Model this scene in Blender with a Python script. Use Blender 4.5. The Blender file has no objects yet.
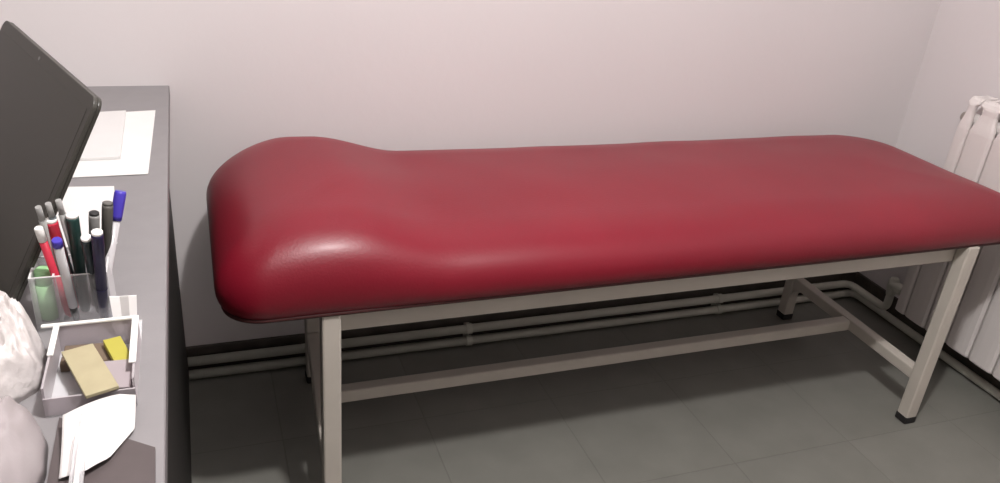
import bpy, bmesh, math, random
from mathutils import Vector, Matrix, noise
C = bpy.context.scene.collection
random.seed(4)

# ---------------------------------------------------------------- dimensions
YW, XW, XL, YF, ZC = 1.907, 2.110, -0.95, -1.45, 2.62     # walls, ceiling
HD = 0.7656                                               # desk top

# ---------------------------------------------------------------- materials
def mat(name, col, rough=0.5, metal=0.0, bump=0.0, bscale=80.0, var=0.0, vscale=6.0,
        coat=0.0, spec=0.5, trans=0.0, ior=1.45, alpha=1.0, sheen=0.0):
    m = bpy.data.materials.new(name); m.use_nodes = True
    nt = m.node_tree; b = nt.nodes['Principled BSDF']
    b.inputs['Base Color'].default_value = (*col, 1)
    b.inputs['Roughness'].default_value = rough
    b.inputs['Metallic'].default_value = metal
    b.inputs['Specular IOR Level'].default_value = spec
    b.inputs['Coat Weight'].default_value = coat
    b.inputs['Coat Roughness'].default_value = 0.25
    b.inputs['Transmission Weight'].default_value = trans
    b.inputs['IOR'].default_value = ior
    b.inputs['Alpha'].default_value = alpha
    tc = nt.nodes.new('ShaderNodeTexCoord')
    if var > 0:
        n = nt.nodes.new('ShaderNodeTexNoise'); n.inputs['Scale'].default_value = vscale
        n.inputs['Detail'].default_value = 5
        nt.links.new(tc.outputs['Object'], n.inputs['Vector'])
        r = nt.nodes.new('ShaderNodeValToRGB')
        r.color_ramp.elements[0].position = 0.3; r.color_ramp.elements[1].position = 0.7
        r.color_ramp.elements[0].color = (*[c * (1 - var) for c in col], 1)
        r.color_ramp.elements[1].color = (*[min(1, c * (1 + var)) for c in col], 1)
        nt.links.new(n.outputs['Fac'], r.inputs['Fac'])
        nt.links.new(r.outputs['Color'], b.inputs['Base Color'])
    if bump > 0:
        n2 = nt.nodes.new('ShaderNodeTexNoise'); n2.inputs['Scale'].default_value = bscale
        n2.inputs['Detail'].default_value = 4
        nt.links.new(tc.outputs['Object'], n2.inputs['Vector'])
        bp = nt.nodes.new('ShaderNodeBump'); bp.inputs['Strength'].default_value = bump
        bp.inputs['Distance'].default_value = 0.01
        nt.links.new(n2.outputs['Fac'], bp.inputs['Height'])
        nt.links.new(bp.outputs['Normal'], b.inputs['Normal'])
    return m

def floor_mat():
    m = bpy.data.materials.new('grey_floor_tiles'); m.use_nodes = True
    nt = m.node_tree; N = nt.nodes; L = nt.links; b = N['Principled BSDF']
    tc = N.new('ShaderNodeTexCoord'); mp = N.new('ShaderNodeMapping')
    L.new(tc.outputs['Object'], mp.inputs['Vector'])
    T = 0.345
    mp.inputs['Location'].default_value = (-0.82, -1.23, 0)
    br = N.new('ShaderNodeTexBrick')
    br.offset = 0; br.squash = 1
    br.inputs['Scale'].default_value = 1.0
    br.inputs['Brick Width'].default_value = T; br.inputs['Row Height'].default_value = T
    br.inputs['Mortar Size'].default_value = 0.0022; br.inputs['Mortar Smooth'].default_value = 0.6
    br.inputs['Color1'].default_value = (0.200, 0.200, 0.178, 1)
    br.inputs['Color2'].default_value = (0.212, 0.212, 0.189, 1)
    br.inputs['Mortar'].default_value = (0.172, 0.170, 0.151, 1)
    L.new(mp.outputs['Vector'], br.inputs['Vector'])
    n = N.new('ShaderNodeTexNoise'); n.inputs['Scale'].default_value = 9; n.inputs['Detail'].default_value = 6
    L.new(tc.outputs['Object'], n.inputs['Vector'])
    r = N.new('ShaderNodeMapRange'); r.inputs['To Min'].default_value = 0.82; r.inputs['To Max'].default_value = 1.15
    L.new(n.outputs['Fac'], r.inputs['Value'])
    mx = N.new('ShaderNodeVectorMath'); mx.operation = 'SCALE'
    L.new(br.outputs['Color'], mx.inputs[0]); L.new(r.outputs['Result'], mx.inputs['Scale'])
    L.new(mx.outputs['Vector'], b.inputs['Base Color'])
    b.inputs['Roughness'].default_value = 0.42
    bp = N.new('ShaderNodeBump'); bp.inputs['Strength'].default_value = 0.3; bp.inputs['Distance'].default_value = 0.002
    bp.invert = True
    L.new(br.outputs['Fac'], bp.inputs['Height']); L.new(bp.outputs['Normal'], b.inputs['Normal'])
    return m

def clear_mat(name, tint=(0.95, 0.95, 0.96), rough=0.08, thru=0.75):
    """thin clear plastic: lets light straight through, catches highlights"""
    m = bpy.data.materials.new(name); m.use_nodes = True
    nt = m.node_tree; N = nt.nodes; L = nt.links; b = N['Principled BSDF']
    b.inputs['Base Color'].default_value = (*tint, 1); b.inputs['Roughness'].default_value = rough
    tr = N.new('ShaderNodeBsdfTransparent'); tr.inputs['Color'].default_value = (*tint, 1)
    lw = N.new('ShaderNodeLayerWeight'); lw.inputs['Blend'].default_value = 0.35
    mr = N.new('ShaderNodeMapRange')
    mr.inputs['To Min'].default_value = 1 - thru; mr.inputs['To Max'].default_value = 0.95
    L.new(lw.outputs['Facing'], mr.inputs['Value'])
    mx = N.new('ShaderNodeMixShader')
    L.new(mr.outputs['Result'], mx.inputs['Fac'])
    L.new(tr.outputs['BSDF'], mx.inputs[1]); L.new(b.outputs['BSDF'], mx.inputs[2])
    L.new(mx.outputs['Shader'], N['Material Output'].inputs['Surface'])
    return m

M = dict(
    wall=mat('painted_wall', (0.70, 0.665, 0.668), 0.9, bump=0.05, bscale=40, var=0.01, vscale=2.5, spec=0.2),
    wall_dim=mat('darkened_unseen_wall', (0.36, 0.33, 0.32), 0.8),  # unseen walls, darkened to cut bounced light and keep shadows deep
    ceiling=mat('ceiling_paint', (0.50, 0.48, 0.47), 0.9),
    floor=floor_mat(),
    skirting=mat('dark_skirting_tile', (0.075, 0.066, 0.055), 0.5, var=0.25, vscale=20),
    vinyl=mat('red_vinyl', (0.200, 0.0050, 0.017), 0.42, bump=0.06, bscale=220, coat=0.12, var=0.08, vscale=3),
    piping=mat('dark_red_welt', (0.055, 0.012, 0.012), 0.6),
    board=mat('cushion_underside', (0.05, 0.04, 0.035), 0.8),
    frame=mat('cream_enamelled_steel', (0.56, 0.52, 0.46), 0.42, var=0.04, vscale=12),
    rubber=mat('black_rubber', (0.018, 0.017, 0.017), 0.7),
    pipe=mat('white_painted_pipe', (0.60, 0.60, 0.53), 0.4, var=0.06, vscale=14),
    radiator=mat('white_radiator_enamel', (0.74, 0.70, 0.68), 0.35),
    dark=mat('dark_slot', (0.03, 0.028, 0.025), 0.8),
    brass=mat('nickel_fitting', (0.45, 0.42, 0.38), 0.35, metal=0.9),
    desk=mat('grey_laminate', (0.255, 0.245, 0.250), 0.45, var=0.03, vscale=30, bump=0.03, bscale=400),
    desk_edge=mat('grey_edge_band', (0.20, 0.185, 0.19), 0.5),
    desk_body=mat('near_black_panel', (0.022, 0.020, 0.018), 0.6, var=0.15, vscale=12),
    lid=mat('dark_laptop_plastic', (0.040, 0.038, 0.032), 0.38, var=0.05, vscale=8, bump=0.04, bscale=500),
    lid_edge=mat('black_laptop_edge', (0.014, 0.013, 0.012), 0.4),
    bezel=mat('dark_bezel_plastic', (0.052, 0.050, 0.043), 0.45),
    screen=mat('dark_matte_screen', (0.052, 0.050, 0.043), 0.45),
    emblem=mat('grey_emblem', (0.20, 0.20, 0.19), 0.3, metal=0.5),
    paper=mat('white_paper', (0.78, 0.77, 0.755), 0.8, var=0.02, vscale=20),
    paper2=mat('grey_white_paper', (0.70, 0.695, 0.685), 0.8, var=0.015, vscale=30),
    beige=mat('cream_note_paper', (0.40, 0.355, 0.225), 0.8, var=0.06, vscale=40),
    yellow=mat('yellow_sticky_paper', (0.44, 0.40, 0.07), 0.75),
    kraft=mat('brown_card', (0.17, 0.125, 0.09), 0.8),
    grey_card=mat('lilac_grey_card', (0.36, 0.315, 0.33), 0.75),
    dark_sheet=mat('dark_taupe', (0.095, 0.078, 0.078), 0.5, var=0.1, vscale=20),
    bag=mat('white_plastic_film', (0.66, 0.625, 0.61), 0.35, bump=0.5, bscale=38, spec=0.6),
    bag2=mat('lilac_grey_film', (0.36, 0.325, 0.33), 0.4, bump=0.2, bscale=30),
    red=mat('red_pen_plastic', (0.52, 0.03, 0.06), 0.35),
    green=mat('dark_green_pen_plastic', (0.012, 0.045, 0.040), 0.35),
    teal=mat('black_green_pen_plastic', (0.010, 0.022, 0.026), 0.35),
    navy=mat('navy_pen_plastic', (0.018, 0.014, 0.055), 0.35),
    blue=mat('blue_pen_plastic', (0.065, 0.045, 0.42), 0.35),
    greypen=mat('dark_grey_pen_plastic', (0.11, 0.105, 0.095), 0.4),
    midgrey=mat('grey_pen_plastic', (0.30, 0.30, 0.29), 0.4),
    slate=mat('slate_pen_plastic', (0.10, 0.12, 0.13), 0.3),
    whitepl=mat('white_plastic', (0.85, 0.85, 0.82), 0.35),
    blackpl=mat('black_plastic', (0.02, 0.02, 0.02), 0.4),
    clearpen=mat('frosted_clear_barrel', (0.50, 0.49, 0.50), 0.2, spec=0.7),
    lime=mat('pale_green_plastic', (0.33, 0.60, 0.30), 0.4),
    acrylic=clear_mat('clear_acrylic', thru=0.95),
    acrylic_rim=clear_mat('acrylic_edge', (0.95, 0.95, 0.95), 0.15, 0.6),
    milky=clear_mat('milky_clear_plastic', (0.66, 0.62, 0.64), 0.25, 0.6),
)

# ---------------------------------------------------------------- helpers
def obj(name, bm, m, parent=None, smooth=False, bevel=0, seg=2, mats=None):
    bmesh.ops.recalc_face_normals(bm, faces=bm.faces)
    me = bpy.data.meshes.new(name); bm.to_mesh(me); bm.free()
    o = bpy.data.objects.new(name, me); C.objects.link(o)
    for k in (mats or [m]): me.materials.append(k)
    if parent: o.parent = parent
    if smooth:
        for p in me.polygons: p.use_smooth = True
    if bevel:
        md = o.modifiers.new('bevel', 'BEVEL'); md.width = bevel; md.segments = seg
        md.limit_method = 'ANGLE'; md.angle_limit = math.radians(40)
    return o

def tag(o, label, cat, group=None):
    o['label'] = label; o['category'] = cat
    if group: o['group'] = group
    return o

def thing(name, label, cat, loc=(0, 0, 0), rotz=0, group=None):
    o = bpy.data.objects.new(name, None); C.objects.link(o)
    o.location = loc; o.rotation_euler = (0, 0, rotz); o.empty_display_size = 0.05
    return tag(o, label, cat, group)

def struct(name, bm, m, parent=None, **k):
    o = obj(name, bm, m, parent, **k)
    if not parent: o['kind'] = 'structure'
    return o

def box(bm, x0, x1, y0, y1, z0, z1, mtx=None):
    vs = [bm.verts.new(Vector(v)) for v in [(x0,y0,z0),(x1,y0,z0),(x1,y1,z0),(x0,y1,z0),(x0,y0,z1),(x1,y0,z1),(x1,y1,z1),(x0,y1,z1)]]
    if mtx:
        for v in vs: v.co = mtx @ v.co
    for f in ((0,3,2,1),(4,5,6,7),(0,1,5,4),(1,2,6,5),(2,3,7,6),(3,0,4,7)):
        bm.faces.new([vs[i] for i in f])
    return vs

def bx(*a, **k):
    bm = bmesh.new(); box(bm, *a, **k); return bm

def frame_for(d):
    d = d.normalized(); a = Vector((0, 0, 1)) if abs(d.z) < 0.9 else Vector((1, 0, 0))
    u = d.cross(a).normalized(); return u, d.cross(u).normalized()

def lathe(bm, p, q, prof, n=20, cap=True):
    """prof: list of (t along p->q in metres, radius)"""
    p = Vector(p); q = Vector(q); d = (q - p).normalized(); u, v = frame_for(d)
    rings = []
    for t, r in prof:
        rings.append([bm.verts.new(p + d * t + (u * math.cos(a) + v * math.sin(a)) * r)
                      for a in (2 * math.pi * i / n for i in range(n))])
    for a, b in zip(rings, rings[1:]):
        for i in range(n):
            bm.faces.new((a[i], a[(i + 1) % n], b[(i + 1) % n], b[i]))
    if cap:
        bm.faces.new(rings[0][::-1]); bm.faces.new(rings[-1])

def tube(bm, pts, r, n=14):
    """round tube with rounded corners through pts"""
    P = [Vector(p) for p in pts]; path = [P[0]]
    for i in range(1, len(P) - 1):
        a, b, c = P[i - 1], P[i], P[i + 1]
        rr = min(0.035, (a - b).length * .45, (c - b).length * .45)
        s = b + (a - b).normalized() * rr; e = b + (c - b).normalized() * rr
        for k in range(7):
            t = k / 6; path.append(s * (1 - t) ** 2 + b * 2 * t * (1 - t) + e * t * t)
    path.append(P[-1])
    rings = []; u = None
    for i, c in enumerate(path):
        d = (path[min(i + 1, len(path) - 1)] - path[max(i - 1, 0)]).normalized()
        if u is None: u, _ = frame_for(d)
        u = (u - d * u.dot(d)).normalized(); v = d.cross(u)
        rings.append([bm.verts.new(c + (u * math.cos(2*math.pi*k/n) + v * math.sin(2*math.pi*k/n)) * r) for k in range(n)])
    for a, b in zip(rings, rings[1:]):
        for k in range(n):
            bm.faces.new((a[k], a[(k + 1) % n], b[(k + 1) % n], b[k]))
    bm.faces.new(rings[0][::-1]); bm.faces.new(rings[-1])

def rrect(cx, cy, a, b, r, m=12, n=60):
    """points of a rounded rectangle, constant count; long sides get n steps"""
    R4 = r if isinstance(r, (list, tuple)) else [r] * 4
    R4 = [max(1e-4, min(q, a - 1e-4, b - 1e-4)) for q in R4]; pts = []
    for k, (sx, sy, a0) in enumerate([(1, -1, -90), (1, 1, 0), (-1, 1, 90), (-1, -1, 180)]):
        r = R4[k]; ox, oy = cx + sx * (a - r), cy + sy * (b - r)
        for i in range(m + 1):
            t = math.radians(a0 + 90 * i / m)
            pts.append((ox + r * math.cos(t), oy + r * math.sin(t)))
        rn = R4[(k + 1) % 4]
        e = [(cx + a, cy + b - rn), (cx - a + rn, cy + b), (cx - a, cy - b + rn), (cx + a - rn, cy - b)][k]
        s = pts[-1]; cnt = 14 if k in (0, 2) else n
        for i in range(1, cnt):
            t = i / cnt; pts.append((s[0] * (1 - t) + e[0] * t, s[1] * (1 - t) + e[1] * t))
    return pts

# ---------------------------------------------------------------- the room
struct('floor', bx(XL - .1, XW + .1, YF - .1, YW + .1, -.1, 0), M['floor'])
struct('ceiling', bx(XL - .1, XW + .1, YF - .1, YW + .1, ZC, ZC + .1), M['ceiling'])
struct('wall_back', bx(XL - .1, XW + .1, YW, YW + .1, 0, ZC), M['wall'])
struct('wall_right', bx(XW, XW + .1, YF, YW, 0, ZC), M['wall'])
struct('wall_left', bx(XL - .1, XL, YF, YW, 0, ZC), M['wall_dim'])
struct('wall_front', bx(XL - .1, XW + .1, YF - .1, YF, 0, ZC), M['wall_dim'])
struct('baseboard_back', bx(XL, XW, YW - .010, YW, 0, .078), M['skirting'], bevel=.002)
struct('baseboard_right', bx(XW - .010, XW, YF, YW - .010, 0, .078), M['skirting'], bevel=.002)

# ---------------------------------------------------------------- examination couch
couch = thing('examination_couch', 'red vinyl examination couch on a cream steel frame along the white wall', 'couch', (0.94, 1.55, 0))
def L(bm):                                        # world -> couch space
    bmesh.ops.translate(bm, verts=bm.verts, vec=(-0.94, -1.55, 0)); return bm
CX0, CX1, CY0, CY1 = 0.004, 1.892, 1.243, 1.852
ZB = 0.530
RC = [.055, .140, .135, .080]     # plan radii: front right, back right, back left, front left
def sstep(a, b, x):
    t = max(0, min(1, (x - a) / (b - a))); return t * t * (3 - 2 * t)
def top_h(x):
    b = sstep(-0.10, 0.19, x) * (1 - sstep(0.23, 0.44, x))
    return 0.113 + 0.047 * b + 0.006 * (1 - sstep(.4, .9, x))
def skew(x, y):                                    # the foot end is not quite square
    return .042 * sstep(1.2, 1.88, x) * (1 - (y - CY0) / (CY1 - CY0))
def cushion_bm():
    bm = bmesh.new()
    cx, cy = (CX0 + CX1) / 2, (CY0 + CY1) / 2; a, b = (CX1 - CX0) / 2, (CY1 - CY0) / 2
    R = 0.125; rc = 0.090
    rings = []
    prof = [(0.010, -0.0, 0), (0.003, .06, 0)]
    steps = []
    for k in range(0, 15):
        t = k / 14 * math.pi / 2
        steps.append((R * (1 - math.cos(t) ** .97), math.sin(t) ** .93))
    ds = [(0.016, 0.0), (0.009, .05), (0.004, .12), (0.001, .21), (0.0, 0.30)] + [(d, .30 + .70 * h) for d, h in steps[1:]]
    for k in range(1, 16):
        ds.append((R + (b - R - 0.002) * k / 15, 1.0))
    for d, h in ds:
        pts = rrect(cx, cy, a - d, b - d, [max(q - d * .35, 0.02) for q in RC])
        ring = []
        for x, y in pts:
            H = top_h(x)
            crown = 0.011 * sstep(R * .25, b, d)
            dx = min(x - CX0, CX1 - x)
            wob = 0.0022 * noise.noise(Vector((x * 7, y * 7, 3))) * min(1, d / .05)
            if d >= b - .01: y = cy
            ring.append(bm.verts.new((x + skew(x, y), y, ZB + (H - .006) * h + crown * h + wob)))
        rings.append(ring)
    n = len(rings[0])
    for r0, r1 in zip(rings, rings[1:]):
        for i in range(n):
            bm.faces.new((r0[i], r0[(i + 1) % n], r1[(i + 1) % n], r1[i]))
    bm.faces.new(rings[0][::-1])
    bmesh.ops.remove_doubles(bm, verts=rings[-1], dist=.004)
    return bm
cush = obj('mattress', L(cushion_bm()), M['vinyl'], couch, smooth=True)
cush['label'] = 'red vinyl padded top with a raised head end'
# welt around the bottom edge
bm = bmesh.new()
pts = rrect((CX0 + CX1) / 2, (CY0 + CY1) / 2, (CX1 - CX0) / 2 - .002, (CY1 - CY0) / 2 - .002, [q - .002 for q in RC])
ringsz = []
for k in range(8):
    t = 2 * math.pi * k / 8
    rr = rrect((CX0 + CX1) / 2, (CY0 + CY1) / 2, (CX1 - CX0) / 2 - .013 + .0042 * math.cos(t), (CY1 - CY0) / 2 - .013 + .0042 * math.cos(t), [q - .013 + .0042 * math.cos(t) for q in RC])
    ringsz.append([bm.verts.new((x + skew(x, y), y, ZB + .002 + .0048 * math.sin(t))) for x, y in rr])
n = len(pts)
for k in range(8):
    r0, r1 = ringsz[k], ringsz[(k + 1) % 8]
    for i in range(n): bm.faces.new((r0[i], r0[(i + 1) % n], r1[(i + 1) % n], r1[i]))
w = obj('welt', L(bm), M['piping'], couch, smooth=True); w['label'] = 'dark seam welt round the lower edge'
bm = bmesh.new()
r0 = rrect((CX0 + CX1) / 2, (CY0 + CY1) / 2, (CX1 - CX0) / 2 - .02, (CY1 - CY0) / 2 - .02, [q - .02 for q in RC])
lo = [bm.verts.new((x, y, .5288)) for x, y in r0]; hi = [bm.verts.new((x, y, ZB + .001)) for x, y in r0]
for i in range(n): bm.faces.new((lo[i], lo[(i + 1) % n], hi[(i + 1) % n], hi[i]))
bm.faces.new(lo[::-1]); bm.faces.new(hi)
obj('base_board', L(bm), M['board'], couch)
XLg, XRg, YFg, YBg = 0.197, 1.734, 1.274, 1.800
T = .0175
def sq(x0, x1, y0, y1, z0, z1): return L(bx(x0, x1, y0, y1, z0, z1))
XLb, XRb = XLg + .036, XRg + .008
for (x, y) in ((XLg, YFg), (XRg - .002, YFg - .010), (XLb, YBg), (XRb, YBg)):
    l = obj('leg', sq(x - T, x + T, y - T, y + T, .014, .530), M['frame'], couch, bevel=.004)
    f = obj('foot_cap', sq(x - T - .0015, x + T + .0015, y - T - .0015, y + T + .0015, 0, .022), M['rubber'], l, bevel=.004)
    f['label'] = 'black rubber foot cap'
for y, xa, xb in ((YFg, XLg, XRg), (YBg, XLb, XRb)):
    obj('long_rail', sq(xa + T - (.006 if y == YFg else 0), xb - T, y - .015 + (.022 if y == YFg else 0), y + .015 + (.022 if y == YFg else 0), .477, .5285), M['frame'], couch, bevel=.003)
def skewbar(x0, x1, hw, z0, z1):
    bm = bmesh.new(); vs = box(bm, -hw, hw, YFg + T - .012, YBg - T, z0, z1)
    for v in vs:
        f = (v.co.y - YFg) / (YBg - YFg); v.co.x += x0 * (1 - f) + x1 * f
    return L(bm)
for x, xb in ((XLg, XLb), (XRg, XRb)):
    obj('end_rail', skewbar(x, xb, .015, .477, .5285), M['frame'], couch, bevel=.003)
    obj('cross_bar', skewbar(x, xb, .016, .125, .157), M['frame'], couch, bevel=.004)
YM = (YFg + YBg) / 2
obj('stretcher', sq(XLg + .034, XRg - .013, YM - .016, YM + .016, .125, .157), M['frame'], couch, bevel=.004)
# curved weld gussets where the cross bars meet the back legs
for x in (XLb, XRb):
    bm = bmesh.new(); prof = [(YBg - T, .125), (YBg - T, .085)]
    for k in range(1, 9):
        t = k / 8 * math.pi / 2
        prof.append((YBg - T - .040 * (1 - math.cos(t)), .085 + .040 * math.sin(t)))
    a = [bm.verts.new((x - .014, y, z)) for y, z in prof[:-1]] ; b = [bm.verts.new((x + .014, y, z)) for y, z in prof[:-1]]
    k = len(a)
    for i in range(k): bm.faces.new((a[i], a[(i + 1) % k], b[(i + 1) % k], b[i]))
    bm.faces.new(a[::-1]); bm.faces.new(b)
    obj('gusset', L(bm), M['frame'], couch)

# ---------------------------------------------------------------- heating pipes and radiator
def heating_pipe(label, z, y, x, end, r=.0125):
    t = thing('heating_pipe', label, 'pipe', (0, YW, z))
    bm = bmesh.new(); tube(bm, [(-.072, y, z), (x, y, z)] + end, r)
    bmesh.ops.translate(bm, verts=bm.verts, vec=(0, -YW, -z))
    obj('tube', bm, M['pipe'], t, smooth=True)
    for cxp in (.683, 1.53):
        b2 = bmesh.new()
        lathe(b2, (cxp - .008, y, z), (cxp + .008, y, z), [(0, r + .003), (.016, r + .003)], 16)
        box(b2, cxp - .008, cxp + .008, y, YW - .009, z - .006, z + .006)
        bmesh.ops.translate(b2, verts=b2.verts, vec=(0, -YW, -z))
        obj('pipe_clip', b2, M['pipe'], t)
    return t
heating_pipe('upper of the two white heating pipes running along the skirting behind the couch', .052, YW - .034, XW - .055,
             [(XW - .055, 1.700, .052), (XW - .055, 1.700, .105)])
heating_pipe('lower of the two white heating pipes, nearest the floor behind the couch', .016, YW - .040, XW - .028,
             [(XW - .028, .25, .016)])

RX0, RX1 = 2.000, 2.082      # front and rear of the radiator
rad = thing('radiator', 'white finned radiator on the right wall past the foot of the couch', 'radiator', (2.04, 1.1, 0))
def RL(bm): bmesh.ops.translate(bm, verts=bm.verts, vec=(-2.04, -1.1, 0)); return bm
def section_bm(yc, wf=1.0):
    bm = bmesh.new(); w = .0385
    # front plate profile in (x, z), tapering shoulders in y
    w *= wf
    rows = [(.098, w - .002, .008), (.104, w, 0), (.60, w, 0), (.700, w, .001), (.718, w * .90, .003), (.735, w * .72, .006), (.752, w * .62, .008), (.766, w * .66, .008), (.772, w, .010), (.781, w, .016), (.787, w, .026)]
    prev = None
    for z, hw, bk in rows:
        pts = [(-hw, bk + .006), (-hw * .8, bk + .0012), (-hw * .4, bk), (hw * .4, bk), (hw * .8, bk + .0012), (hw, bk + .006)]
        f = [bm.verts.new((RX0 + b_, yc + y_, z)) for y_, b_ in pts]
        f += [bm.verts.new((RX0 + .014 + bk, yc + hw, z)), bm.verts.new((RX0 + .014 + bk, yc - hw, z))]
        if prev:
            for i in range(8): bm.faces.new((prev[i], prev[(i + 1) % 8], f[(i + 1) % 8], f[i]))
        else: bm.faces.new(f[::-1])
        prev = f
    bm.faces.new(prev)
    box(bm, RX0 + .012, RX1 - .002, yc - .004, yc + .004, .11, .725)          # fin web
    box(bm, RX1 - .006, RX1, yc - .034 * wf, yc + .034 * wf, .11, .75)                  # rear plate
    lathe(bm, (RX0 + .045, yc - .0403 * wf, .72), (RX0 + .045, yc + .0403 * wf, .72), [(0, .019), (.0806 * wf, .019)], 14)
    lathe(bm, (RX0 + .045, yc - .0403 * wf, .145), (RX0 + .045, yc + .0403 * wf, .145), [(0, .019), (.0806 * wf, .019)], 14)
    # top grille: a sloping cap with an opening between bars
    for a in (-.026 * wf, 0, .026 * wf):
        box(bm, RX0 + .022, RX1, yc + a - .004, yc + a + .004, .776, .7865)
    box(bm, RX1 - .014, RX1, yc - .036 * wf, yc + .036 * wf, .74, .787)
    return bm
for k in range(12):
    yc = 1.5495 - .0807 * k
    s = obj('radiator_section', RL(section_bm(yc)), M['radiator'], rad, bevel=.0015, seg=2)
obj('radiator_section', RL(section_bm(1.609, .47)), M['radiator'], rad, bevel=.0015, seg=2)
# end plug with air vent, at the corner side
bm = bmesh.new(); lathe(bm, (RX0 + .045, 1.628, .72), (RX0 + .045, 1.650, .72), [(0, .021), (.012, .021), (.013, .014), (.024, .012)], 16)
obj('air_vent_plug', RL(bm), M['brass'], rad, smooth=False)
# valve at the lower corner
bm = bmesh.new(); lathe(bm, (RX0 + .045, 1.628, .145), (RX0 + .045, 1.70, .145), [(0, .014), (.02, .014), (.021, .018), (.045, .018), (.046, .012), (.072, .012)], 16)
lathe(bm, (RX0 + .053, 1.700, .105), (RX0 + .053, 1.700, .165), [(0, .013), (.02, .017), (.05, .017), (.06, .012)], 16)
lathe(bm, (RX0 + .048, 1.665, .145), (RX0 + .052, 1.700, .145), [(0, .013), (.035, .013)], 16)
v = obj('radiator_valve', RL(bm), M['pipe'], rad); v['label'] = 'white valve where the pipe enters'
# wall bracket
for yy in (1.40, .8):
    obj('wall_bracket', RL(bx(RX1 - .004, XW, yy - .012, yy + .012, .665, .690)), M['radiator'], rad)

# ---------------------------------------------------------------- desk
desk = thing('desk', 'grey topped desk with near-black side panel at the left wall corner', 'desk', (-.45, 1.1, 0))
def DL(bm): bmesh.ops.translate(bm, verts=bm.verts, vec=(.45, -1.1, 0)); return bm
obj('desktop', DL(bx(-.86, -.0545, .30, YW - .001, HD - .024, HD)), M['desk'], desk, bevel=.0015)
e = obj('edge_band', DL(bx(-.0546, -.0536, .301, YW - .002, HD - .023, HD - .001)), M['desk_edge'], desk)
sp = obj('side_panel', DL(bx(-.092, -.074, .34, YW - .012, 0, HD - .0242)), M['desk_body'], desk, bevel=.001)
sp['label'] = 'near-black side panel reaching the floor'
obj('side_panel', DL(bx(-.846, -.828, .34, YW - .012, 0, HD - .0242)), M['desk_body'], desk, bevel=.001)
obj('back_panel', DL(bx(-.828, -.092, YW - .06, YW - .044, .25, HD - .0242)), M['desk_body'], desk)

# ---------------------------------------------------------------- laptop
A = Vector((-.241, 1.359, 1.019)); B = Vector((-.095, .968, 1.016)); Cc = Vector((-.215, .926, .7785))
u = (B - A).normalized()                          # along the hinge, towards the camera
up = ((A - u * 0) - (A + (Cc - B))).normalized()  # up the lid
up = (up - u * up.dot(u)).normalized()
nrm = u.cross(up).normalized()                    # outward (back of lid)
if nrm.x < 0: nrm = -nrm
W_, H_ = (B - A).length, (B - Cc).length
lap = thing('laptop', 'large open laptop with a dark switched-off matte screen, at the left edge of the desk', 'laptop', (Cc.x, Cc.y, HD))
org = Vector((Cc.x, Cc.y, HD))
def lidm(rows): return rows
def slab(P0, ex, ey, ez, w, h, t, r, m=6):
    """rounded slab: corner P0, axes ex (w), ey (h), thickness t along -ez"""
    bm = bmesh.new(); pts = []
    for cx_, cy_, a0 in ((w - r, r, -90), (w - r, h - r, 0), (r, h - r, 90), (r, r, 180)):
        for i in range(m + 1):
            a = math.radians(a0 + 90 * i / m); pts.append((cx_ + r * math.cos(a), cy_ + r * math.sin(a)))
    f = [bm.verts.new(P0 + ex * x + ey * y - org) for x, y in pts]
    b = [bm.verts.new(P0 + ex * x + ey * y - ez * t - org) for x, y in pts]
    k = len(f)
    for i in range(k): bm.faces.new((f[i], f[(i + 1) % k], b[(i + 1) % k], b[i]))
    bm.faces.new(f); bm.faces.new(b[::-1]); return bm
P0 = A - up * H_
lid = obj('lid', slab(P0, u, up, nrm, W_, H_, .0045, .014), M['lid'], lap, bevel=.0012)
bez = obj('screen_bezel', slab(P0 - nrm * .0046, u, up, nrm, W_, H_, .0050, .014), None, lap, bevel=.001, mats=[M['bezel']])
obj('screen', slab(P0 + u * .012 + up * .02 - nrm * .0097, u, up, nrm, W_ - .024, H_ - .036, .0004, .002), M['screen'], bez)
em = obj('webcam', slab(A + u * (W_ * .47) - up * .012 - nrm * .0097, u, up, nrm, .007, .0045, .0006, .002), M['emblem'], bez)
em['label'] = 'small pale webcam above the screen'
back = Vector((-nrm.x, -nrm.y, 0)).normalized()   # towards the user
D0 = Vector((P0.x, P0.y, HD + .004)) + back * .012
ezv = Vector((0, 0, -1))
base = obj('base', slab(D0, u, back, ezv, W_, .275, .016, .014), M['lid_edge'], lap, bevel=.002)
bm = bmesh.new()
zk = HD + .0202
for r in range(5):
    for c in range(15):
        o = D0 + u * (.035 + c * .0235) + back * (.035 + r * .021)
        for f in [0]:
            q = [o, o + u * .020, o + u * .020 + back * .0175, o + back * .0175]
            lo = [bm.verts.new(Vector((p.x, p.y, zk)) - org) for p in q]
            hi = [bm.verts.new(Vector((p.x, p.y, zk + .0018)) - org) for p in q]
            for i in range(4): bm.faces.new((lo[i], lo[(i + 1) % 4], hi[(i + 1) % 4], hi[i]))
            bm.faces.new(lo[::-1]); bm.faces.new(hi)
obj('keyboard', bm, M['lid'], base)
obj('touchpad', slab(Vector((D0.x, D0.y, zk)) + u * .15 + back * .165, u, back, ezv, .11, .075, .0006, .004), M['lid'], base)
for s in (.05, W_ - .11):
    bm = bmesh.new(); p = D0 + u * s - back * .006; p.z = HD + .012
    lathe(bm, p - org, p + u * .06 - org, [(0, .0062), (.06, .0062)], 14)
    obj('hinge', bm, M['lid_edge'], lap)

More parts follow.
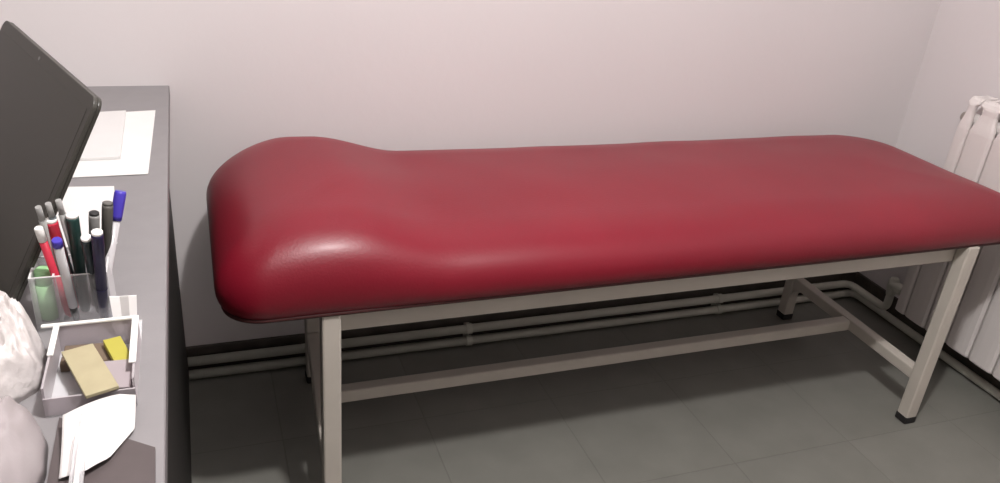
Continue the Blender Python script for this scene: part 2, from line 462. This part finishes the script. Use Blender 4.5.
# ---------------------------------------------------------------- papers
def sheet(name, label, corners, z, t, m, curl=0.0, n=14, cat='paper', group=None, seed=0):
    bm = bmesh.new(); P = [Vector((x, y, 0)) for x, y in corners]
    ctr = sum(P, Vector()) / 4
    def pt(i, j):
        a, b = i / n, j / n
        p = (P[0] * (1 - a) + P[1] * a) * (1 - b) + (P[3] * (1 - a) + P[2] * a) * b
        lift = curl * (max(0, 2 * abs(a - .5)) ** 4 * .6 + max(0, 2 * abs(b - .5)) ** 4 * .4) * (0.6 + .5 * noise.noise(Vector((a * 3, b * 3, seed))))
        return p - ctr + Vector((0, 0, max(0, lift)))
    g0 = [[bm.verts.new(pt(i, j)) for j in range(n + 1)] for i in range(n + 1)]
    g1 = [[bm.verts.new(pt(i, j) + Vector((0, 0, t))) for j in range(n + 1)] for i in range(n + 1)]
    for i in range(n):
        for j in range(n):
            bm.faces.new((g0[i][j], g0[i][j+1], g0[i+1][j+1], g0[i+1][j]))
            bm.faces.new((g1[i][j], g1[i+1][j], g1[i+1][j+1], g1[i][j+1]))
    for i in range(n):
        for (a, b) in (((i, 0), (i+1, 0)), ((i+1, n), (i, n)), ((0, i+1), (0, i)), ((n, i), (n, i+1))):
            bm.faces.new((g0[a[0]][a[1]], g0[b[0]][b[1]], g1[b[0]][b[1]], g1[a[0]][a[1]]))
    o = obj(name, bm, m); o.location = ctr + Vector((0, 0, z)); return tag(o, label, cat, group)
sheet('paper_sheet', 'large white paper sheet at the wall end of the grey desk, under a smaller sheet',
      [(-.292, 1.700), (-.290, 1.378), (-.0845, 1.376), (-.0785, 1.722)], HD + .0003, .0006, M['paper'], .0015)
sheet('paper_pad', 'smaller white paper pad lying on top of the large sheet behind the laptop',
      [(-.235, 1.700), (-.232, 1.450), (-.130, 1.452), (-.1325, 1.712)], HD + .0014, .0045, M['paper2'], 0.0)
sheet('paper_sheet', 'white paper sheet lying on the desk just behind the pens',
      [(-.262, 1.345), (-.255, 1.120), (-.118, 1.120), (-.1335, 1.330)], HD + .0003, .0006, M['paper'], .0015, seed=4)

# ---------------------------------------------------------------- acrylic organizer
OX0, OX1 = -.190, -.080
org_t = thing('desk_organizer', 'clear plastic desk organizer holding pens at the back and notes in front', 'organizer', (-.136, .85, HD))
def OL(bm): bmesh.ops.translate(bm, verts=bm.verts, vec=(.136, -.85, -HD)); return bm
w = .0022; Z0 = HD + .0002; TX0 = -.163; PX1 = -.1105
obj('base_plate', OL(bx(TX0, OX1, .742, .908, Z0, Z0 + w)), M['acrylic'], org_t)
zt = HD + .068
bm = bmesh.new()                                            # tall pen section
box(bm, OX0, PX1, .908, .962, Z0, Z0 + w)
box(bm, OX0, PX1, .960, .962, Z0 + w, zt); box(bm, OX0, PX1, .908, .910, Z0 + w, zt)
for x in (OX0, -.1665, PX1 - w): box(bm, x, x + w, .910, .960, Z0 + w, zt)
obj('pen_section', OL(bm), M['acrylic'], org_t)
bm = bmesh.new()
for y in (.909, .961): box(bm, OX0, PX1, y - .001, y + .001, zt, zt + .001)
for x in (OX0, -.1665, PX1 - w): box(bm, x, x + w, .910, .960, zt, zt + .001)
obj('section_rim', OL(bm), M['acrylic_rim'], org_t)
bm = bmesh.new()                                            # low tray
zr = HD + .034
box(bm, TX0, OX1, .858, .8605, Z0 + w, zr)
box(bm, TX0, TX0 + w, .744, .858, Z0 + w, zr); box(bm, OX1 - w, OX1, .744, .858, Z0 + w, zr)
box(bm, TX0, OX1, .742, .744, Z0 + w, HD + .022)
obj('note_tray', OL(bm), M['milky'], org_t)
bm = bmesh.new()
box(bm, OX0 + .014, OX1 + .001, .8565, .8615, zr, zr + .0028)
box(bm, OX1 - .006, OX1 + .001, .770, .8565, zr, zr + .0022); box(bm, TX0 - .001, TX0 + .005, .800, .8565, zr, zr + .0022)
r_ = obj('tray_rim', OL(bm), M['whitepl'], org_t, bevel=.0008); r_['label'] = 'bright white rim of the low tray'

# things in the tray
def card(name, label, cx, cy, z, w_, d_, t, rz, m, cat, tilt=(0, 0), bev=.0006):
    bm = bx(-w_ / 2, w_ / 2, -d_ / 2, d_ / 2, 0, t)
    o = obj(name, bm, m, bevel=bev); o.location = (cx, cy, z); o.rotation_euler = (tilt[0], tilt[1], rz)
    return tag(o, label, cat)
zt0 = Z0 + w + .0004
card('card_box', 'lilac grey card box in the front right of the tray', -.1035, .7715, zt0, .040, .050, .020, -.05, M['grey_card'], 'box')
card('brown_card', 'dark brown card at the back of the tray under the notes', -.128, .832, zt0, .056, .036, .010, -.05, M['kraft'], 'card')
card('note_pad', 'cream note pad lying slanted in the middle of the tray', -.124, .780, zt0 + .0205, .031, .090, .004, .34, M['beige'], 'notepad', (.0, 0))
card('sticky_note_block', 'small yellow sticky note block in the tray beside the cream notes', -.1000, .819, zt0 + .0110, .0180, .050, .008, .30, M['yellow'], 'sticky notes', (0, 0))

# pens
def pen(name, label, tip, top, r, parts, cat='pen'):
    """tip: base point, top: end point, parts: (name, material, prof[(f, r)], label)"""
    tip = Vector(tip); top = Vector(top); Ln = (top - tip).length
    t = thing(name, label, cat, tip)
    for pn, m, prof, lb in parts:
        bm = bmesh.new(); lathe(bm, Vector(), top - tip, [(f * Ln, q * r) for f, q in prof], 18)
        o = obj(pn, bm, m, t, smooth=False)
        for p in o.data.polygons: p.use_smooth = len(p.vertices) == 4
        if lb: o['label'] = lb
    return t
zb = Z0 + w + .001
def marker(label, tip, top, col, end, r=.0065, endlab='white end plug', name='marker_pen'):
    return pen(name, label, tip, top, r, [
        ('cap', M[col], [(0, .62), (.02, .8), (.36, .9), (.365, 1)], None),
        ('barrel', M[col], [(.366, .92), (.95, 1), (.975, .97)], None),
        ('end_plug', M[end], [(.975, .93), (.995, .93), (1.0, .8)], endlab)], 'marker')
marker('red marker with a white end, leftmost thick marker in the organizer', (-.1555, .948, zb), (-.1605, .926, .897), 'red', 'whitepl')
pen('ballpoint_pen', 'red ballpoint with a white cap leaning at the left edge of the organizer', (-.1585, .929, zb), (-.1715, .912, .894), .0042, [
    ('barrel', M['red'], [(0, .3), (.05, 1), (.86, 1)], None), ('cap_end', M['whitepl'], [(.861, 1.08), (.99, 1.08), (1, .9)], 'white cap end')])
pen('ballpoint_pen', 'clear barrelled ballpoint with a blue end cap in front of the red marker', (-.1505, .918, zb), (-.1495, .874, .896), .0052, [
    ('nib_grip', M['blackpl'], [(0, .4), (.04, .8), (.20, .8)], 'dark grip'), ('barrel', M['clearpen'], [(.201, .92), (.93, .92)], None),
    ('end_cap', M['blue'], [(.931, 1), (.99, 1), (1, .85)], 'blue end cap')])
marker('dark green marker with a white end, tallest of the dark markers', (-.1430, .940, zb), (-.1395, .928, .900), 'green', 'whitepl', .0068)
marker('black-green marker with a white end, shortest of the dark markers', (-.1265, .935, zb), (-.1245, .897, .886), 'teal', 'whitepl', .0062)
marker('navy marker with a white end, right of the shortest dark marker', (-.1215, .918, zb), (-.1120, .888, .896), 'navy', 'whitepl', .0064)
marker('pale grey marker with a black end standing behind the navy marker', (-.1335, .952, zb), (-.1185, .940, .896), 'midgrey', 'blackpl', .0058, 'black end plug')
marker('dark grey marker standing beside the blue capped pen', (-.1225, .953, zb), (-.1050, .957, .900), 'greypen', 'greypen', .0062, None)
pen('marker_pen', 'blue capped pen with a clear grey barrel leaning right, tallest in the organizer', (-.1265, .934, zb), (-.0915, .974, .906), .0062, [
    ('barrel', M['clearpen'], [(0, .6), (.03, .85), (.76, .85)], None),
    ('cap', M['blue'], [(.761, 1), (.80, 1.06), (.98, 1.08), (1, .95)], 'blue cap')], 'marker')
for i, (tx, ty, bx_, lb) in enumerate([(-.1690, .917, -.1600, 'slim grey ballpoint behind the red marker, nearest the laptop'),
                                     (-.1600, .923, -.1500, 'slim slate grey ballpoint in the middle of the three behind the red marker'),
                                     (-.1505, .928, -.1400, 'slim grey ballpoint beside the dark green marker')]):
    pen('ballpoint_pen', lb, (bx_, .9550, zb), (tx, ty, .916 + .001 * i), .0040, [
        ('barrel', M['slate' if i == 1 else 'midgrey'], [(0, .3), (.06, 1), (.88, 1)], None),
        ('button', M['midgrey'], [(.881, .8), (1, .8)], None)])
pen('highlighter', 'pale green highlighter in the left compartment of the organizer', (-.1795, .934, zb), (-.1785, .930, .835), .0105, [
    ('barrel', M['lime'], [(0, .9), (.04, 1), (.70, 1)], None), ('cap', M['lime'], [(.701, .85), (.96, .85), (1, .6)], None)], 'highlighter')
# folded white slip in the right compartment
bm = bmesh.new()
pr = [(-.014, 0), (-.004, .003), (.006, -.003), (.014, .002)]
k = len(pr)
lo = []; hi = []
for s in (0, .0012):
    lo.append([bm.verts.new((x * .8, y + s, 0)) for x, y in pr])
    hi.append([bm.verts.new((x, y + s + .014, .044 - .003 * (i % 2))) for i, (x, y) in enumerate(pr)])
for i in range(k - 1):
    bm.faces.new((lo[0][i], lo[0][i+1], hi[0][i+1], hi[0][i])); bm.faces.new((lo[1][i+1], lo[1][i], hi[1][i], hi[1][i+1]))
    bm.faces.new((hi[0][i], hi[0][i+1], hi[1][i+1], hi[1][i])); bm.faces.new((lo[0][i+1], lo[0][i], lo[1][i], lo[1][i+1]))
for i in (0, k - 1): bm.faces.new((lo[0][i], hi[0][i], hi[1][i], lo[1][i]))
o = obj('paper_slip', bm, M['paper']); o.location = (-.0955, .876, zb)
tag(o, 'folded white paper slip standing upright at the back right corner of the organizer', 'paper')

# ---------------------------------------------------------------- front of the desk
sheet('dark_sheet', 'flat dark taupe sheet on the near end of the desk', [(-.150, .735), (-.150, .44), (-.058, .44), (-.0620, .668)],
      HD + .0002, .004, M['dark_sheet'], 0, cat='dark_sheet')  # thin dark taupe area, flat on the desk top
# curved white paper resting on the tray lip and the dark sheet
def drape(outline, zf, t, m, name, label):
    bm = bmesh.new(); n = 16
    L0, L1 = outline
    def lerp(arr, s):
        s *= len(arr) - 1; i = min(int(s), len(arr) - 2); f = s - i
        return arr[i][0] * (1 - f) + arr[i+1][0] * f, arr[i][1] * (1 - f) + arr[i+1][1] * f
    g = []
    for i in range(n + 1):
        row = []
        for j in range(n + 1):
            a = lerp(L0, i / n); b = lerp(L1, i / n); s = j / n
            x = a[0] * (1 - s) + b[0] * s; y = a[1] * (1 - s) + b[1] * s
            row.append((x, y, zf(i / n, s)))
        g.append(row)
    c = Vector((sum(p[0] for r in g for p in r) / (n+1)**2, sum(p[1] for r in g for p in r) / (n+1)**2, HD))
    V0 = [[bm.verts.new(Vector(p) - c) for p in r] for r in g]
    V1 = [[bm.verts.new(Vector(p) - c + Vector((0, 0, t))) for p in r] for r in g]
    for i in range(n):
        for j in range(n):
            bm.faces.new((V0[i][j], V0[i][j+1], V0[i+1][j+1], V0[i+1][j])); bm.faces.new((V1[i][j], V1[i+1][j], V1[i+1][j+1], V1[i][j+1]))
        for a, b in (((i,0),(i+1,0)), ((i+1,n),(i,n)), ((0,i+1),(0,i)), ((n,i),(n,i+1))):
            bm.faces.new((V0[a[0]][a[1]], V0[b[0]][b[1]], V1[b[0]][b[1]], V1[a[0]][a[1]]))
    o = obj(name, bm, m, smooth=True); o.location = c; return o
o = drape(([(-.143, .716), (-.118, .726), (-.094, .736), (-.080, .738)], [(-.140, .640), (-.119, .640), (-.100, .656), (-.081, .700)]),
          lambda a, s: HD + .0075 + .012 * (1 - s) ** 2 + .004 * math.sin(a * 4), .0007, M['paper'], 'paper_leaf', '')
tag(o, 'bright white paper leaf with a curved edge in front of the tray', 'paper')
# clear tube
t = thing('clear_tube', 'clear plastic tube lying on the white leaf at the near edge of the desk', 'tube', (-.128, .62, HD))
p, q = Vector((-.1215, .500, HD + .0150)), Vector((-.1235, .712, HD + .0260))
dl = Vector((-.128, .62, HD)); Ln = (q - p).length
bm = bmesh.new(); lathe(bm, p - dl, q - dl, [(0, .0058), (Ln * .80, .0058), (Ln * .86, .0050), (Ln * .88, .0022), (Ln * .97, .0020)], 18)
obj('barrel', bm, M['acrylic'], t, smooth=True)
bm = bmesh.new(); lathe(bm, p - dl, q - dl, [(Ln * .1, .0022), (Ln * .83, .0022), (Ln*.835, .001)], 14)
obj('insert', bm, M['whitepl'], t, smooth=True)

# crumpled plastic bags
def heap(name, label, cat, c, rx, ry, h, m, seed, amp, fs=(18, 18), sq=2.6, n=90, pwr=.7, ridge=0, rz=0):
    bm = bmesh.new(); rows = []
    for i in range(n // 3 + 1):
        t = i / (n // 3); row = []
        for j in range(n):
            a = 2 * math.pi * j / n
            ca, sa = math.cos(a), math.sin(a)
            rr = (abs(ca) ** sq + abs(sa) ** sq) ** (-1 / sq)
            rad_ = t * rr
            x = rx * rad_ * ca; y = ry * rad_ * sa
            z = h * max(0, 1 - t ** 2.6) ** pwr
            nz = noise.noise(Vector((x * fs[0], y * fs[1], seed))) + .5 * noise.noise(Vector((x * fs[0] * 2.3, y * fs[1] * 2.3, seed + 5)))
            fold = -abs(noise.noise(Vector((x * fs[0] * 1.2 + y * 5, y * fs[1] * .5, seed + 9)))) * 1.6
            k = min(1, z / h * 1.4)
            rg = abs(noise.noise(Vector((x * fs[0] * 1.1 - y * 9, y * fs[1] * 1.3 + x * 12, seed + 3))))
            rg2 = abs(noise.noise(Vector((x * fs[0] * 2.6 + y * 14, y * fs[1] * 2.8, seed + 13))))
            z += (nz + fold + ridge * (1.4 * (.5 - rg) + .7 * (.4 - rg2))) * amp * k
            e = 1 + .10 * noise.noise(Vector((ca * 2.2, sa * 2.2, seed))) * t
            row.append(bm.verts.new((x * e, y * e, max(0.0, z))))
        rows.append(row)
    for i in range(1, len(rows)):
        for j in range(n):
            a, b, c_, d = rows[i-1][j], rows[i-1][(j+1) % n], rows[i][(j+1) % n], rows[i][j]
            bm.faces.new((a, b, c_, d))
    bmesh.ops.remove_doubles(bm, verts=bm.verts, dist=1e-6)
    bot = [v for v in rows[-1] if v.is_valid]
    bm.faces.new(bot)
    o = obj(name, bm, m, smooth=True); o.location = c; o.rotation_euler = (0, 0, rz)
    return tag(o, label, cat)
heap('plastic_bag', 'bright white crumpled plastic bag between the laptop and the organizer', 'bag', (-.2320, .828, HD + .0005), .0590, .067, .072, M['bag'], 2.0, .019, fs=(38, 24), ridge=2.0, n=180, rz=.20)
heap('plastic_bag', 'lilac grey bundled plastic bag at the near left corner, in front of the white bag', 'bag', (-.2140, .662, HD + .0005), .060, .086, .064, M['bag2'], 7.0, .012, fs=(44, 9), ridge=.8)

# ---------------------------------------------------------------- light
def lamp(name, loc, power, radius, col):
    l = bpy.data.lights.new(name, 'POINT'); l.energy = power; l.shadow_soft_size = radius; l.color = col
    o = bpy.data.objects.new(name, l); C.objects.link(o); o.location = loc; return o
lamp('ceiling_lamp_light', (.43, .49, 2.30), 104, .05, (1.0, .96, .95))
w = bpy.data.worlds.new('world'); bpy.context.scene.world = w; w.use_nodes = True
w.node_tree.nodes['Background'].inputs['Color'].default_value = (.02, .02, .02, 1)

# ---------------------------------------------------------------- camera
f_px, pitch, yaw, roll = 816.4769, math.radians(-26.0073), math.radians(-21.9436), math.radians(5.2753)
fwd = Vector((-math.sin(yaw) * math.cos(pitch), math.cos(yaw) * math.cos(pitch), math.sin(pitch)))
r = Vector((math.cos(yaw), math.sin(yaw), 0)); uu = r.cross(fwd)
r2 = r * math.cos(roll) + uu * math.sin(roll); u2 = -r * math.sin(roll) + uu * math.cos(roll)
cam = bpy.data.cameras.new('camera'); co = bpy.data.objects.new('camera', cam); C.objects.link(co)
cam.sensor_width = 36; cam.lens = f_px * 36 / 1000; cam.clip_start = .02
mw = Matrix((( r2.x, u2.x, -fwd.x, 0), (r2.y, u2.y, -fwd.y, 0), (r2.z, u2.z, -fwd.z, 1.3099), (0, 0, 0, 1)))
co.matrix_world = mw
sc = bpy.context.scene; sc.camera = co
sc.view_settings.view_transform = 'Standard'; sc.view_settings.look = 'None'
sc.view_settings.gamma = 1; sc.view_settings.use_curve_mapping = False
sc.view_settings.exposure = 0.10
